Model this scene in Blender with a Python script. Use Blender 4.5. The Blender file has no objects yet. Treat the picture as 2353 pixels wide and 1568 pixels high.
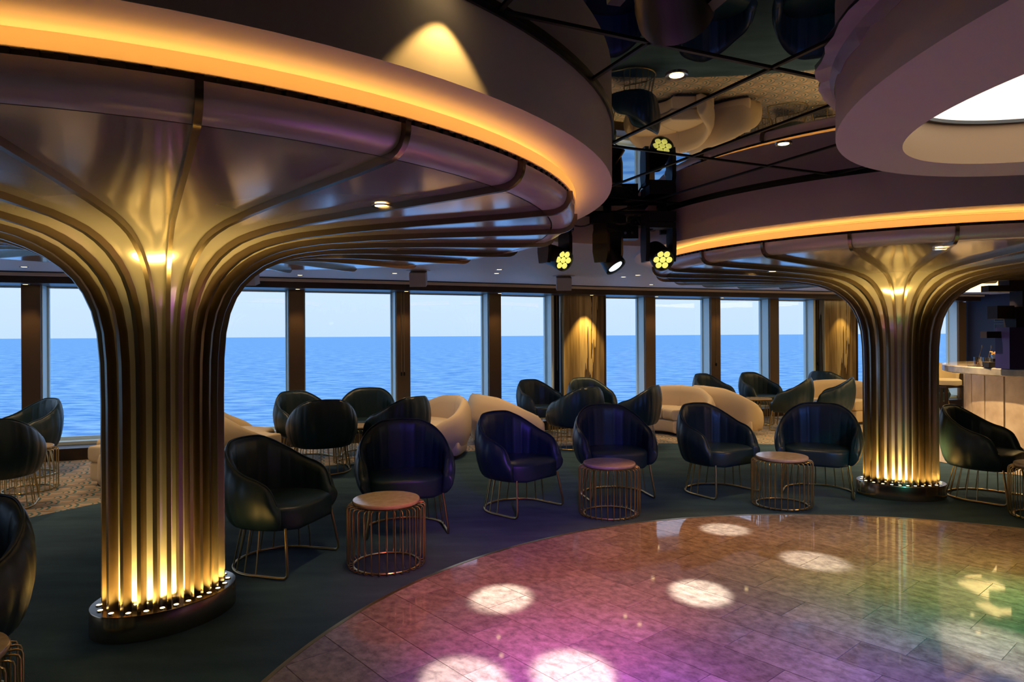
import bpy, math, random
from math import sin, cos, pi, radians, atan2, hypot, sqrt, floor
random.seed(7)
scene = bpy.context.scene
COL = scene.collection

# ------------------------------------------------------------------ camera
CAM_H = 1.55
cd = bpy.data.cameras.new('camera'); cam = bpy.data.objects.new('camera', cd); COL.objects.link(cam)
cd.sensor_width = 36; cd.lens = 24; cd.clip_end = 60000; cd.clip_start = 0.05
cd.shift_y = -12.4 / 2353
from mathutils import Matrix, Vector
cam.matrix_world = Matrix.Translation((0, 0, CAM_H)) @ Matrix.Rotation(radians(90), 4, 'X') @ Matrix.Rotation(radians(-0.31), 4, 'Z')
scene.camera = cam

# ------------------------------------------------------------------ world: hazy daylight sky
world = bpy.data.worlds.new('sky'); scene.world = world; world.use_nodes = True
wt = world.node_tree; wt.nodes.clear()
wo = wt.nodes.new('ShaderNodeOutputWorld'); bg = wt.nodes.new('ShaderNodeBackground')
tc = wt.nodes.new('ShaderNodeTexCoord'); sx = wt.nodes.new('ShaderNodeSeparateXYZ'); rp = wt.nodes.new('ShaderNodeValToRGB')
wt.links.new(tc.outputs['Generated'], sx.inputs[0]); wt.links.new(sx.outputs['Z'], rp.inputs[0])
wt.links.new(rp.outputs[0], bg.inputs[0]); wt.links.new(bg.outputs[0], wo.inputs[0])
rp.color_ramp.elements[0].position = 0.0; rp.color_ramp.elements[0].color = (0.60, 0.74, 0.97, 1)
rp.color_ramp.elements[1].position = 0.55; rp.color_ramp.elements[1].color = (0.46, 0.66, 1.0, 1)
el = rp.color_ramp.elements.new(0.07); el.color = (0.66, 0.78, 1.0, 1)
bg.inputs[1].default_value = 0.86

scene.view_settings.view_transform = 'Standard'
scene.view_settings.look = 'None'
scene.view_settings.exposure = 0.5
scene.view_settings.gamma = 1.0
scene.view_settings.use_curve_mapping = False
scene.cycles.max_bounces = 5
scene.cycles.diffuse_bounces = 3
scene.cycles.glossy_bounces = 3
scene.cycles.transparent_max_bounces = 12
scene.cycles.sample_clamp_indirect = 6.0
scene.cycles.use_adaptive_sampling = True
scene.cycles.adaptive_threshold = 0.08
scene.cycles.caustics_reflective = False
scene.cycles.caustics_refractive = False


def lamp(kind, name, loc, energy, color, aim=None, size=0.02, angle=60, blend=0.5):
    ld = bpy.data.lights.new(name, kind); ld.energy = energy; ld.color = color
    if kind in ('SPOT', 'POINT'): ld.shadow_soft_size = size
    if kind == 'SPOT': ld.spot_size = radians(angle); ld.spot_blend = blend
    o = bpy.data.objects.new(name, ld); COL.objects.link(o); o.location = loc
    if aim is not None:
        o.rotation_euler = (Vector(aim) - Vector(loc)).to_track_quat('-Z', 'Y').to_euler()
    return o

# stage lights over the dance floor: (from, aim on floor, watts, colour, cone, blend)
STAGE = [
    ((0.36, 1.55, 2.30), (0.30, 2.7, 0), 390, (0.46, 0.10, 1.0), 46, 1.0),       # violet, near edge
    ((3.0, 0.6, 2.30), (1.1, 2.7, 0), 429, (0.42, 0.12, 1.0), 44, 1.0),         # violet
    ((3.0, 0.6, 2.30), (2.0, 2.9, 0), 404, (0.06, 0.25, 1.0), 30, 1.0),         # blue
    ((4.9, 3.2, 2.30), (2.75, 3.75, 0), 317, (0.06, 0.85, 0.35), 36, 1.0),       # green
    ((4.9, 3.2, 2.30), (2.9, 4.4, 0), 144, (0.85, 0.75, 0.06), 34, 1.0),         # amber-green
    ((0.36, 1.55, 2.30), (0.1, 4.1, 0), 299, (1.0, 0.20, 0.20), 44, 1.0),        # rose
    ((1.26, 5.70, 2.19), (1.4, 4.8, 0), 96, (1.0, 0.42, 0.16), 80, 1.0),        # orange
    ((4.9, 3.2, 2.30), (2.9, 5.4, 0), 153, (1.0, 0.50, 0.15), 50, 1.0),          # orange
    ((0.36, 1.55, 2.30), (0.1, 6.0, 0.35), 210, (0.14, 0.08, 1.0), 34, 1.0),     # blue on chairs
    ((3.0, 0.6, 2.30), (2.4, 6.7, 0.35), 190, (0.05, 0.22, 1.0), 34, 1.0),       # blue on chairs
    ((3.0, 0.6, 2.30), (3.4, 6.0, 0.5), 153, (0.05, 0.9, 0.25), 9, 0.6),         # green on column
]
def ahead(p, a, d=0.22):
    v = (Vector(a) - Vector(p)).normalized(); return tuple(Vector(p) + v * d)
for i, (p, a, w, c, ang, bl) in enumerate(STAGE):
    lamp('SPOT', 'stage_beam', ahead(p, a), w, c, a, 0.06, ang, bl)
for (p, a, w, ang) in [
    ((0.34, 5.62, 2.17), (-0.07, 4.03, 0), 850, 9.2), ((1.26, 5.65, 2.17), (1.12, 4.10, 0), 950, 9.2),
    ((1.26, 5.65, 2.17), (2.05, 4.66, 0), 420, 11.0), ((0.78, 5.62, 2.15), (1.68, 5.42, 0), 330, 10.5),
    ((0.36, 1.55, 2.30), (0.27, 3.12, 0), 900, 9.5), ((0.36, 1.55, 2.30), (-0.22, 3.06, 0), 850, 9.5),
    ((3.0, 0.6, 2.30), (2.42, 3.25, 0), 600, 10.0)]:
    lamp('SPOT', 'stage_beam_white', ahead(p, a), w, (1.0, 0.96, 0.86), a, 0.03, ang, 0.55)


# ------------------------------------------------------------------ materials
MATS = {}
def mat(name, base, rough=0.5, metal=0.0, emit=None, estr=0.0, coat=0.0, spec=None, bump=None, var=None, aniso=None):
    """bump=(scale, strength), var=(scale, amount, dark colour)"""
    if name in MATS: return MATS[name]
    m = bpy.data.materials.new(name); m.use_nodes = True; MATS[name] = m
    nt = m.node_tree; b = nt.nodes['Principled BSDF']
    b.inputs['Base Color'].default_value = (*base, 1); b.inputs['Roughness'].default_value = rough; b.inputs['Metallic'].default_value = metal
    if emit: b.inputs['Emission Color'].default_value = (*emit, 1); b.inputs['Emission Strength'].default_value = estr
    if coat: b.inputs['Coat Weight'].default_value = coat; b.inputs['Coat Roughness'].default_value = 0.08
    if spec is not None: b.inputs['Specular IOR Level'].default_value = spec
    if bump or var:
        t = nt.nodes.new('ShaderNodeTexCoord')
    if var:
        n = nt.nodes.new('ShaderNodeTexNoise'); n.inputs['Scale'].default_value = var[0]; n.inputs['Detail'].default_value = 6
        nt.links.new(t.outputs['Object'], n.inputs['Vector'])
        r = nt.nodes.new('ShaderNodeValToRGB'); nt.links.new(n.outputs['Fac'], r.inputs[0])
        r.color_ramp.elements[0].position = 0.5 - var[1]; r.color_ramp.elements[1].position = 0.5 + var[1]
        r.color_ramp.elements[0].color = (*var[2], 1); r.color_ramp.elements[1].color = (*base, 1)
        nt.links.new(r.outputs[0], b.inputs['Base Color'])
    if bump:
        n2 = nt.nodes.new('ShaderNodeTexNoise'); n2.inputs['Scale'].default_value = bump[0]; n2.inputs['Detail'].default_value = 3
        nt.links.new(t.outputs['Object'], n2.inputs['Vector'])
        bp = nt.nodes.new('ShaderNodeBump'); bp.inputs['Strength'].default_value = bump[1]; bp.inputs['Distance'].default_value = 0.01
        nt.links.new(n2.outputs['Fac'], bp.inputs['Height']); nt.links.new(bp.outputs[0], b.inputs['Normal'])
    return m

def nodes(m): return m.node_tree.nodes, m.node_tree.links
def nmath(m, op, a, b=None, c=None):
    N, L = nodes(m); n = N.new('ShaderNodeMath'); n.operation = op
    for i, v in enumerate((a, b, c)):
        if v is None: continue
        if isinstance(v, (int, float)): n.inputs[i].default_value = v
        else: L.new(v, n.inputs[i])
    return n.outputs[0]

mat('leather', (0.011, 0.031, 0.044), 0.38, bump=(260, 0.06), spec=0.5)
mat('piping', (0.006, 0.022, 0.028), 0.35)
mat('brass', (0.58, 0.45, 0.22), 0.28, 1.0)
mat('bronze', (0.30, 0.235, 0.165), 0.26, 1.0)
mat('plinth_metal', (0.42, 0.34, 0.25), 0.16, 1.0)
mat('champagne', (0.76, 0.70, 0.66), 0.12, 0.6)
mat('rim_satin', (0.70, 0.635, 0.64), 0.26, 0.2)
mat('white_paint', (0.66, 0.60, 0.60), 0.55)
mat('soffit_paint', (0.72, 0.64, 0.62), 0.5)
mat('tan_paint', (0.42, 0.29, 0.17), 0.5)
mat('lamp_black', (0.008, 0.008, 0.010), 0.42)
mat('black', (0.006, 0.006, 0.007), 0.5)
mat('joint_black', (0.004, 0.004, 0.004), 0.35)
mat('mirror', (0.34, 0.34, 0.35), 0.015, 1.0)
mat('dark_wood', (0.045, 0.022, 0.010), 0.35, var=(6, 0.2, (0.02, 0.010, 0.006)))
mat('mullion', (0.15, 0.092, 0.048), 0.45)
mat('frame_white', (0.78, 0.90, 0.86), 0.5)
mat('sofa', (0.70, 0.55, 0.34), 0.85, bump=(350, 0.15))
mat('sofa_base', (0.03, 0.02, 0.012), 0.6)
mat('stool_cream', (0.78, 0.66, 0.47), 0.6)
mat('navy', (0.020, 0.020, 0.055), 0.5, bump=(90, 0.08))
mat('navy_block', (0.016, 0.014, 0.09), 0.45, spec=0.2)
mat('dark_block', (0.010, 0.008, 0.012), 0.5, spec=0.15)
mat('steel', (0.6, 0.6, 0.6), 0.22, 1.0)
mat('grey_metal', (0.09, 0.10, 0.11), 0.4, 0.6)
mat('speaker_white', (0.50, 0.47, 0.47), 0.5)
mat('wall_dark', (0.06, 0.045, 0.04), 0.7)
mat('led', (0.9, 0.5, 0.1), 0.5, emit=(1.0, 0.47, 0.09), estr=10)
mat('uplight_lens', (1, 0.9, 0.6), 0.3, emit=(1.0, 0.72, 0.30), estr=7)
mat('downlight_lens', (1, 0.9, 0.6), 0.3, emit=(1.0, 0.72, 0.32), estr=5)
mat('pill_light', (1, 0.95, 0.9), 0.6, emit=(1.0, 0.87, 0.72), estr=1.0)
mat('bar_light', (1, 0.9, 0.6), 0.6, emit=(1.0, 0.70, 0.28), estr=2.2)
mat('led_lens', (0.8, 0.8, 0.3), 0.1, emit=(0.85, 0.80, 0.16), estr=0.75)
mat('spot_lens', (0.8, 0.9, 1), 0.1, emit=(0.75, 0.9, 1.0), estr=1.0)
mat('snack', (0.85, 0.55, 0.20), 0.7)
mat('brown_drink', (0.35, 0.17, 0.06), 0.2)
mat('paper', (0.70, 0.66, 0.70), 0.4)
mat('stone_edge', (0.45, 0.43, 0.40), 0.2, var=(7, 0.25, (0.22, 0.21, 0.20)))
mat('bar_top', (0.60, 0.50, 0.36), 0.06, var=(4, 0.3, (0.45, 0.36, 0.25)))
mat('bar_tile', (0.62, 0.54, 0.45), 0.12, var=(3, 0.3, (0.50, 0.42, 0.33)))
mat('bar_marble', (0.80, 0.68, 0.54), 0.25, var=(5, 0.18, (0.60, 0.47, 0.35)))
mat('table_stone', (0.66, 0.52, 0.36), 0.14, var=(22, 0.25, (0.50, 0.37, 0.23)))

# translucent lip of the light cove
m = mat('lip', (0.85, 0.75, 0.6), 0.6); N, L = nodes(m)
b = N['Principled BSDF']; tr = N.new('ShaderNodeBsdfTranslucent'); tr.inputs[0].default_value = (0.9, 0.8, 0.65, 1)
mx = N.new('ShaderNodeMixShader'); mx.inputs[0].default_value = 0.35
L.new(b.outputs[0], mx.inputs[1]); L.new(tr.outputs[0], mx.inputs[2]); L.new(mx.outputs[0], N['Material Output'].inputs[0])
# window glass
m = mat('glass', (1, 1, 1), 0.0); N, L = nodes(m)
tr = N.new('ShaderNodeBsdfTransparent'); tr.inputs[0].default_value = (0.93, 0.97, 1.0, 1)
gl = N.new('ShaderNodeBsdfGlossy'); gl.inputs['Roughness'].default_value = 0.0
mx = N.new('ShaderNodeMixShader'); mx.inputs[0].default_value = 0.035; L.new(tr.outputs[0], mx.inputs[1]); L.new(gl.outputs[0], mx.inputs[2])
L.new(mx.outputs[0], N['Material Output'].inputs[0])
m = mat('tumbler', (1, 1, 1), 0.0); N, L = nodes(m)
tr = N.new('ShaderNodeBsdfTransparent'); tr.inputs[0].default_value = (0.85, 0.85, 0.82, 1)
gl = N.new('ShaderNodeBsdfGlossy'); gl.inputs['Roughness'].default_value = 0.03
mx = N.new('ShaderNodeMixShader'); mx.inputs[0].default_value = 0.3; L.new(tr.outputs[0], mx.inputs[1]); L.new(gl.outputs[0], mx.inputs[2])
L.new(mx.outputs[0], N['Material Output'].inputs[0])
# masking film
m = mat('film', (0.7, 0.66, 0.7), 0.3); N, L = nodes(m)
tr = N.new('ShaderNodeBsdfTransparent'); mx = N.new('ShaderNodeMixShader'); mx.inputs[0].default_value = 0.45
L.new(N['Principled BSDF'].outputs[0], mx.inputs[1]); L.new(tr.outputs[0], mx.inputs[2]); L.new(mx.outputs[0], N['Material Output'].inputs[0])

# polished marble tiles
m = mat('marble', (0.42, 0.33, 0.26), 0.045, spec=0.6); N, L = nodes(m); b = N['Principled BSDF']
t = N.new('ShaderNodeTexCoord'); oi = N.new('ShaderNodeObjectInfo'); mp = N.new('ShaderNodeMapping')
L.new(t.outputs['Object'], mp.inputs[0]); mp.inputs['Scale'].default_value = (1.0, 1.25, 1)
ad = N.new('ShaderNodeVectorMath'); L.new(mp.outputs[0], ad.inputs[0])
cb = N.new('ShaderNodeCombineXYZ'); L.new(nmath(m, 'MULTIPLY', oi.outputs['Random'], 40.0), cb.inputs[0]); L.new(cb.outputs[0], ad.inputs[1])
n1 = N.new('ShaderNodeTexNoise'); n1.inputs['Scale'].default_value = 15; n1.inputs['Detail'].default_value = 8; n1.inputs['Roughness'].default_value = 0.66; n1.inputs['Distortion'].default_value = 0.2
L.new(ad.outputs[0], n1.inputs['Vector'])
r = N.new('ShaderNodeValToRGB'); L.new(n1.outputs['Fac'], r.inputs[0])
r.color_ramp.elements[0].position = 0.36; r.color_ramp.elements[0].color = (0.185, 0.146, 0.122, 1)
r.color_ramp.elements[1].position = 0.66; r.color_ramp.elements[1].color = (0.385, 0.315, 0.262, 1)
hs = N.new('ShaderNodeHueSaturation'); L.new(r.outputs[0], hs.inputs['Color'])
L.new(nmath(m, 'MULTIPLY_ADD', oi.outputs['Random'], 0.4, 0.8), hs.inputs['Value']); L.new(hs.outputs[0], b.inputs['Base Color'])

# plain blue carpet
m = mat('carpet_blue', (0.02, 0.05, 0.07), 0.95, spec=0.15); N, L = nodes(m); b = N['Principled BSDF']
t = N.new('ShaderNodeTexCoord')
n1 = N.new('ShaderNodeTexNoise'); n1.inputs['Scale'].default_value = 2.2; n1.inputs['Detail'].default_value = 8
mp = N.new('ShaderNodeMapping'); mp.inputs['Rotation'].default_value = (0, 0, radians(-25)); mp.inputs['Scale'].default_value = (0.7, 2.4, 1)
L.new(t.outputs['Object'], mp.inputs[0]); L.new(mp.outputs[0], n1.inputs['Vector'])
r = N.new('ShaderNodeValToRGB'); L.new(n1.outputs['Fac'], r.inputs[0])
r.color_ramp.elements[0].position = 0.3; r.color_ramp.elements[0].color = (0.028, 0.062, 0.092, 1)
r.color_ramp.elements[1].position = 0.75; r.color_ramp.elements[1].color = (0.062, 0.118, 0.158, 1)
L.new(r.outputs[0], b.inputs['Base Color'])
n2 = N.new('ShaderNodeTexNoise'); n2.inputs['Scale'].default_value = 160; L.new(t.outputs['Object'], n2.inputs['Vector'])
bp = N.new('ShaderNodeBump'); bp.inputs['Strength'].default_value = 0.5; bp.inputs['Distance'].default_value = 0.01
L.new(n2.outputs['Fac'], bp.inputs['Height']); L.new(bp.outputs[0], b.inputs['Normal'])

# scallop-patterned carpet
m = mat('carpet_scallop', (0.5, 0.4, 0.3), 0.95, spec=0.15); N, L = nodes(m); b = N['Principled BSDF']
t = N.new('ShaderNodeTexCoord'); mp = N.new('ShaderNodeMapping'); mp.inputs['Rotation'].default_value = (0, 0, radians(115))
L.new(t.outputs['Object'], mp.inputs[0]); sp = N.new('ShaderNodeSeparateXYZ'); L.new(mp.outputs[0], sp.inputs[0])
u, v = sp.outputs[0], sp.outputs[1]
W = 0.34; HH = W * 0.42
row = nmath(m, 'FLOOR', nmath(m, 'DIVIDE', v, HH))
def ring(rowv):
    off = nmath(m, 'MULTIPLY', nmath(m, 'PINGPONG', rowv, 1.0), W / 2)
    du = nmath(m, 'SUBTRACT', nmath(m, 'SUBTRACT', u, off), nmath(m, 'MULTIPLY', nmath(m, 'ROUND', nmath(m, 'DIVIDE', nmath(m, 'SUBTRACT', u, off), W)), W))
    dv = nmath(m, 'SUBTRACT', v, nmath(m, 'MULTIPLY', rowv, HH))
    return nmath(m, 'SQRT', nmath(m, 'ADD', nmath(m, 'MULTIPLY', du, du), nmath(m, 'MULTIPLY', dv, dv)))
d0 = ring(row); d1 = ring(nmath(m, 'SUBTRACT', row, 1.0))
inside = nmath(m, 'LESS_THAN', d0, W / 2)
d = nmath(m, 'ADD', nmath(m, 'MULTIPLY', inside, d0), nmath(m, 'MULTIPLY', nmath(m, 'SUBTRACT', 1.0, inside), d1))
def band(dd, c, w): return nmath(m, 'LESS_THAN', nmath(m, 'ABSOLUTE', nmath(m, 'SUBTRACT', dd, c)), w)
ln = nmath(m, 'MAXIMUM', nmath(m, 'MAXIMUM', band(d, W * 0.455, 0.011), band(d, W * 0.30, 0.009)), band(d, W * 0.16, 0.006))
mixc = N.new('ShaderNodeMix'); mixc.data_type = 'RGBA'
n1 = N.new('ShaderNodeTexNoise'); n1.inputs['Scale'].default_value = 60; L.new(t.outputs['Object'], n1.inputs['Vector'])
L.new(ln, mixc.inputs[0]); mixc.inputs[6].default_value = (0.50, 0.37, 0.26, 1); mixc.inputs[7].default_value = (0.10, 0.19, 0.18, 1)
L.new(mixc.outputs[2], b.inputs['Base Color'])
bp = N.new('ShaderNodeBump'); bp.inputs['Strength'].default_value = 0.4; bp.inputs['Distance'].default_value = 0.01
n1.inputs['Scale'].default_value = 170; L.new(n1.outputs['Fac'], bp.inputs['Height']); L.new(bp.outputs[0], b.inputs['Normal'])

# banded onyx
m = mat('onyx', (0.3, 0.2, 0.1), 0.14); N, L = nodes(m); b = N['Principled BSDF']
t = N.new('ShaderNodeTexCoord'); mp = N.new('ShaderNodeMapping'); mp.inputs['Scale'].default_value = (1, 1, 0.055)
L.new(t.outputs['Object'], mp.inputs[0])
n1 = N.new('ShaderNodeTexNoise'); n1.inputs['Scale'].default_value = 3.0; n1.inputs['Detail'].default_value = 5; n1.inputs['Roughness'].default_value = 0.55
L.new(mp.outputs[0], n1.inputs['Vector'])
wv = nmath(m, 'FRACT', nmath(m, 'MULTIPLY', n1.outputs['Fac'], 6.0))
r = N.new('ShaderNodeValToRGB'); L.new(wv, r.inputs[0])
r.color_ramp.elements[0].position = 0.0; r.color_ramp.elements[0].color = (0.10, 0.065, 0.035, 1)
r.color_ramp.elements[1].position = 0.55; r.color_ramp.elements[1].color = (0.34, 0.24, 0.12, 1)
e3 = r.color_ramp.elements.new(0.9); e3.color = (0.62, 0.48, 0.26, 1)
L.new(r.outputs[0], b.inputs['Base Color'])

# sea
m = mat('sea', (0.06, 0.25, 0.6), 0.9, spec=0.0); N, L = nodes(m); b = N['Principled BSDF']
t = N.new('ShaderNodeTexCoord'); mp = N.new('ShaderNodeMapping'); mp.inputs['Rotation'].default_value = (0, 0, radians(8)); mp.inputs['Scale'].default_value = (0.45, 1.3, 1)
L.new(t.outputs['Object'], mp.inputs[0])
n1 = N.new('ShaderNodeTexNoise'); n1.inputs['Scale'].default_value = 0.17; n1.inputs['Detail'].default_value = 8; n1.inputs['Roughness'].default_value = 0.62
L.new(mp.outputs[0], n1.inputs['Vector'])
r = N.new('ShaderNodeValToRGB'); L.new(n1.outputs['Fac'], r.inputs[0])
r.color_ramp.elements[0].position = 0.41; r.color_ramp.elements[0].color = (0.20, 0.43, 0.76, 1)
r.color_ramp.elements[1].position = 0.57; r.color_ramp.elements[1].color = (0.52, 0.78, 0.98, 1)
L.new(r.outputs[0], b.inputs['Base Color'])
bp = N.new('ShaderNodeBump'); bp.inputs['Strength'].default_value = 0.5; bp.inputs['Distance'].default_value = 0.6
L.new(n1.outputs['Fac'], bp.inputs['Height']); L.new(bp.outputs[0], b.inputs['Normal'])


# ------------------------------------------------------------------ mesh helpers
def mkmesh(name, V, F, m, smooth=False, sharp=None):
    me = bpy.data.meshes.new(name); me.from_pydata([tuple(p) for p in V], [], F); me.validate(); me.update()
    import bmesh
    bm = bmesh.new(); bm.from_mesh(me); bmesh.ops.recalc_face_normals(bm, faces=bm.faces); bm.to_mesh(me); bm.free()
    if m: me.materials.append(MATS[m])
    if smooth:
        me.polygons.foreach_set('use_smooth', [True] * len(me.polygons))
        me.set_sharp_from_angle(angle=radians(sharp or 40))
    return me
def obj(name, me, parent=None, loc=None, rz=None):
    o = bpy.data.objects.new(name, me); COL.objects.link(o)
    if parent is not None: o.parent = parent
    if loc is not None: o.location = loc
    if rz is not None: o.rotation_euler = (0, 0, rz)
    return o
def tag(o, label, cat, group=None, kind=None):
    o['label'] = label; o['category'] = cat
    if group: o['group'] = group
    if kind: o['kind'] = kind
    return o
def struct(o, label, kind='structure'):
    o['kind'] = kind; o['label'] = label; return o
def empty(name, loc=(0, 0, 0), rz=0):
    o = bpy.data.objects.new(name, None); COL.objects.link(o); o.location = loc; o.rotation_euler = (0, 0, rz); o.empty_display_size = 0.1
    return o
def copy_tree(o, parent=None):
    c = o.copy(); COL.objects.link(c); c.parent = parent
    for ch in list(o.children): copy_tree(ch, c)
    return c

class MB:
    def __init__(s): s.V = []; s.F = []
    def add(s, V, F):
        k = len(s.V); s.V += [tuple(p) for p in V]; s.F += [[i + k for i in f] for f in F]; return s
    def box(s, c, d, rz=0.0, M=None):
        x, y, z = d[0] / 2, d[1] / 2, d[2] / 2; P = []
        for (a, b_, c_) in ((-1, -1, -1), (1, -1, -1), (1, 1, -1), (-1, 1, -1), (-1, -1, 1), (1, -1, 1), (1, 1, 1), (-1, 1, 1)):
            px, py, pz = a * x, b_ * y, c_ * z
            q = Vector((px * cos(rz) - py * sin(rz), px * sin(rz) + py * cos(rz), pz))
            if M is not None: q = M @ Vector((px, py, pz))
            P.append((q[0] + c[0], q[1] + c[1], q[2] + c[2]))
        return s.add(P, [[0, 3, 2, 1], [4, 5, 6, 7], [0, 1, 5, 4], [1, 2, 6, 5], [2, 3, 7, 6], [3, 0, 4, 7]])
    def tube(s, path, r, n=6, closed=False):
        path = [Vector(p) for p in path]; N_ = len(path); rings = []; up = None
        for i in range(N_):
            a = path[(i - 1) % N_] if (closed or i > 0) else path[i]
            b_ = path[(i + 1) % N_] if (closed or i < N_ - 1) else path[i]
            tdir = (b_ - a).normalized()
            if up is None:
                ref = Vector((0, 0, 1)) if abs(tdir.z) < 0.9 else Vector((1, 0, 0)); up = tdir.cross(ref).normalized()
            else:
                up = (up - tdir * up.dot(tdir)).normalized()
            w = tdir.cross(up)
            rr = r[i] if isinstance(r, (list, tuple)) else r
            rings.append([path[i] + (up * cos(2 * pi * k / n) + w * sin(2 * pi * k / n)) * rr for k in range(n)])
        V = [p for g in rings for p in g]; F = []
        for i in range(N_ if closed else N_ - 1):
            j = (i + 1) % N_
            for k in range(n): F.append([i * n + k, i * n + (k + 1) % n, j * n + (k + 1) % n, j * n + k])
        if not closed: F += [list(range(n))[::-1], [(N_ - 1) * n + k for k in range(n)]]
        return s.add(V, F)
    def lathe(s, prof, n=24, c=(0, 0, 0), M=None, cap=True):
        V = []; F = []
        for (r, z) in prof:
            for k in range(n):
                q = Vector((r * cos(2 * pi * k / n), r * sin(2 * pi * k / n), z))
                if M is not None: q = M @ q
                V.append((q[0] + c[0], q[1] + c[1], q[2] + c[2]))
        for i in range(len(prof) - 1):
            for k in range(n): F.append([i * n + k, i * n + (k + 1) % n, (i + 1) * n + (k + 1) % n, (i + 1) * n + k])
        if cap: F += [list(range(n))[::-1], [(len(prof) - 1) * n + k for k in range(n)]]
        return s.add(V, F)
    def prism(s, poly, z0, z1):
        n = len(poly); V = [(p[0], p[1], z0) for p in poly] + [(p[0], p[1], z1) for p in poly]
        F = [list(range(n))[::-1], [n + k for k in range(n)]] + [[k, (k + 1) % n, n + (k + 1) % n, n + k] for k in range(n)]
        return s.add(V, F)
    def grid(s, rows, closed_u=False):
        n = len(rows[0]); V = [p for r_ in rows for p in r_]; F = []
        for i in range(len(rows) - 1):
            for k in range(n if closed_u else n - 1): F.append([i * n + k, i * n + (k + 1) % n, (i + 1) * n + (k + 1) % n, (i + 1) * n + k])
        return s.add(V, F)
    def mesh(s, name, m, smooth=False, sharp=None): return mkmesh(name, s.V, s.F, m, smooth, sharp)
    def build(s, name, m, parent=None, smooth=False, sharp=None, loc=None, rz=None):
        return obj(name, s.mesh(name, m, smooth, sharp), parent, loc, rz)

def interp(xs, ys, x):
    """monotone smooth interpolation (PCHIP)"""
    n = len(xs)
    if x <= xs[0]: return ys[0]
    if x >= xs[-1]: return ys[-1]
    h = [xs[i + 1] - xs[i] for i in range(n - 1)]; dl = [(ys[i + 1] - ys[i]) / h[i] for i in range(n - 1)]
    dd = [dl[0]] + [0 if dl[i - 1] * dl[i] <= 0 else 2 / (1 / dl[i - 1] + 1 / dl[i]) for i in range(1, n - 1)] + [dl[-1]]
    for i in range(n - 1):
        if x <= xs[i + 1]:
            tt = (x - xs[i]) / h[i]
            return (1 + 2 * tt) * (1 - tt) ** 2 * ys[i] + tt * (1 - tt) ** 2 * h[i] * dd[i] + tt * tt * (3 - 2 * tt) * ys[i + 1] + tt * tt * (tt - 1) * h[i] * dd[i + 1]

def clip_convex(poly, conv):
    out = poly
    for i in range(len(conv)):
        a, b_ = conv[i], conv[(i + 1) % len(conv)]; inp = out; out = []
        if not inp: return []
        def side(p): return (b_[0] - a[0]) * (p[1] - a[1]) - (b_[1] - a[1]) * (p[0] - a[0])
        for k in range(len(inp)):
            p, q = inp[k], inp[(k + 1) % len(inp)]; sp_, sq = side(p), side(q)
            if sp_ >= 0: out.append(p)
            if sp_ * sq < 0:
                f = sp_ / (sp_ - sq); out.append((p[0] + f * (q[0] - p[0]), p[1] + f * (q[1] - p[1])))
    return out

# ------------------------------------------------------------------ plan of the room
F_PX = 2353 * 24 / 36
def yh(x): return 778 - 0.0054 * x
def at(x, y, z=0.0):                       # measured photo pixel -> plan position at a given height
    d = F_PX * (z - CAM_H) / (yh(x) - y); return ((x - 1176.5) / F_PX * d, d)
def ray(x, d): return ((x - 1176.5) / F_PX * d, d)

DC = (2.29, 2.38); DR = 3.48               # dance floor
Z_RIM, Z_SOF, Z_CEIL, Z_MIR = 2.12, 2.32, 2.36, 2.61
C1, B1 = (-2.0, 3.84), (-1.93, 3.80)
C2, B2 = (3.75, 6.5), (3.72, 6.55)
R_RIM, R_FAS, R_REC = 2.37, 2.54, 4.0
HEAD = 2.23; SILL = 0.20
SUP = [(-10.6, -1.2), (-10.75, 0.3), (-10.8, 1.8), (-10.75, 3.3), (-10.5, 4.75), (-10.0, 6.1), (-9.1, 7.3), (-7.7, 8.2)] + [ray(x, d) for x, d in
      ((71, 8.75), (395, 9.3), (682, 9.9), (927, 10.5), (1138, 11.1), (1340, 11.8), (1495, 12.3), (1645, 12.8), (1780, 13.25), (1928, 13.8), (2212, 14.8))]
ONYX = (13, 17)
def seg_normal(a, b_):
    dx, dy = b_[0] - a[0], b_[1] - a[1]; l = hypot(dx, dy); return (-dy / l, dx / l)
def offset_line(pts, dist):
    out = []
    for i, p in enumerate(pts):
        ns = []
        if i > 0: ns.append(seg_normal(pts[i - 1], p))
        if i < len(pts) - 1: ns.append(seg_normal(p, pts[i + 1]))
        nx = sum(n[0] for n in ns) / len(ns); ny = sum(n[1] for n in ns) / len(ns); l = hypot(nx, ny)
        out.append((p[0] + nx / l * dist, p[1] + ny / l * dist))
    return out
GLASS = offset_line(SUP, 0.24)
OUT = offset_line(SUP, 0.36)
ROOM = OUT + [(11.6, 11.2), (11.6, -3.0), (-10.7, -3.0)]
def room_dist(c, ang):
    best = 1e9; dx, dy = cos(ang), sin(ang)
    for i in range(len(ROOM)):
        a, b_ = ROOM[i], ROOM[(i + 1) % len(ROOM)]; ex, ey = b_[0] - a[0], b_[1] - a[1]; den = dx * ey - dy * ex
        if abs(den) < 1e-9: continue
        tt = ((a[0] - c[0]) * ey - (a[1] - c[1]) * ex) / den; uu = ((a[0] - c[0]) * dy - (a[1] - c[1]) * dx) / den
        if tt > 0 and -1e-6 <= uu <= 1 + 1e-6: best = min(best, tt)
    return best

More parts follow.
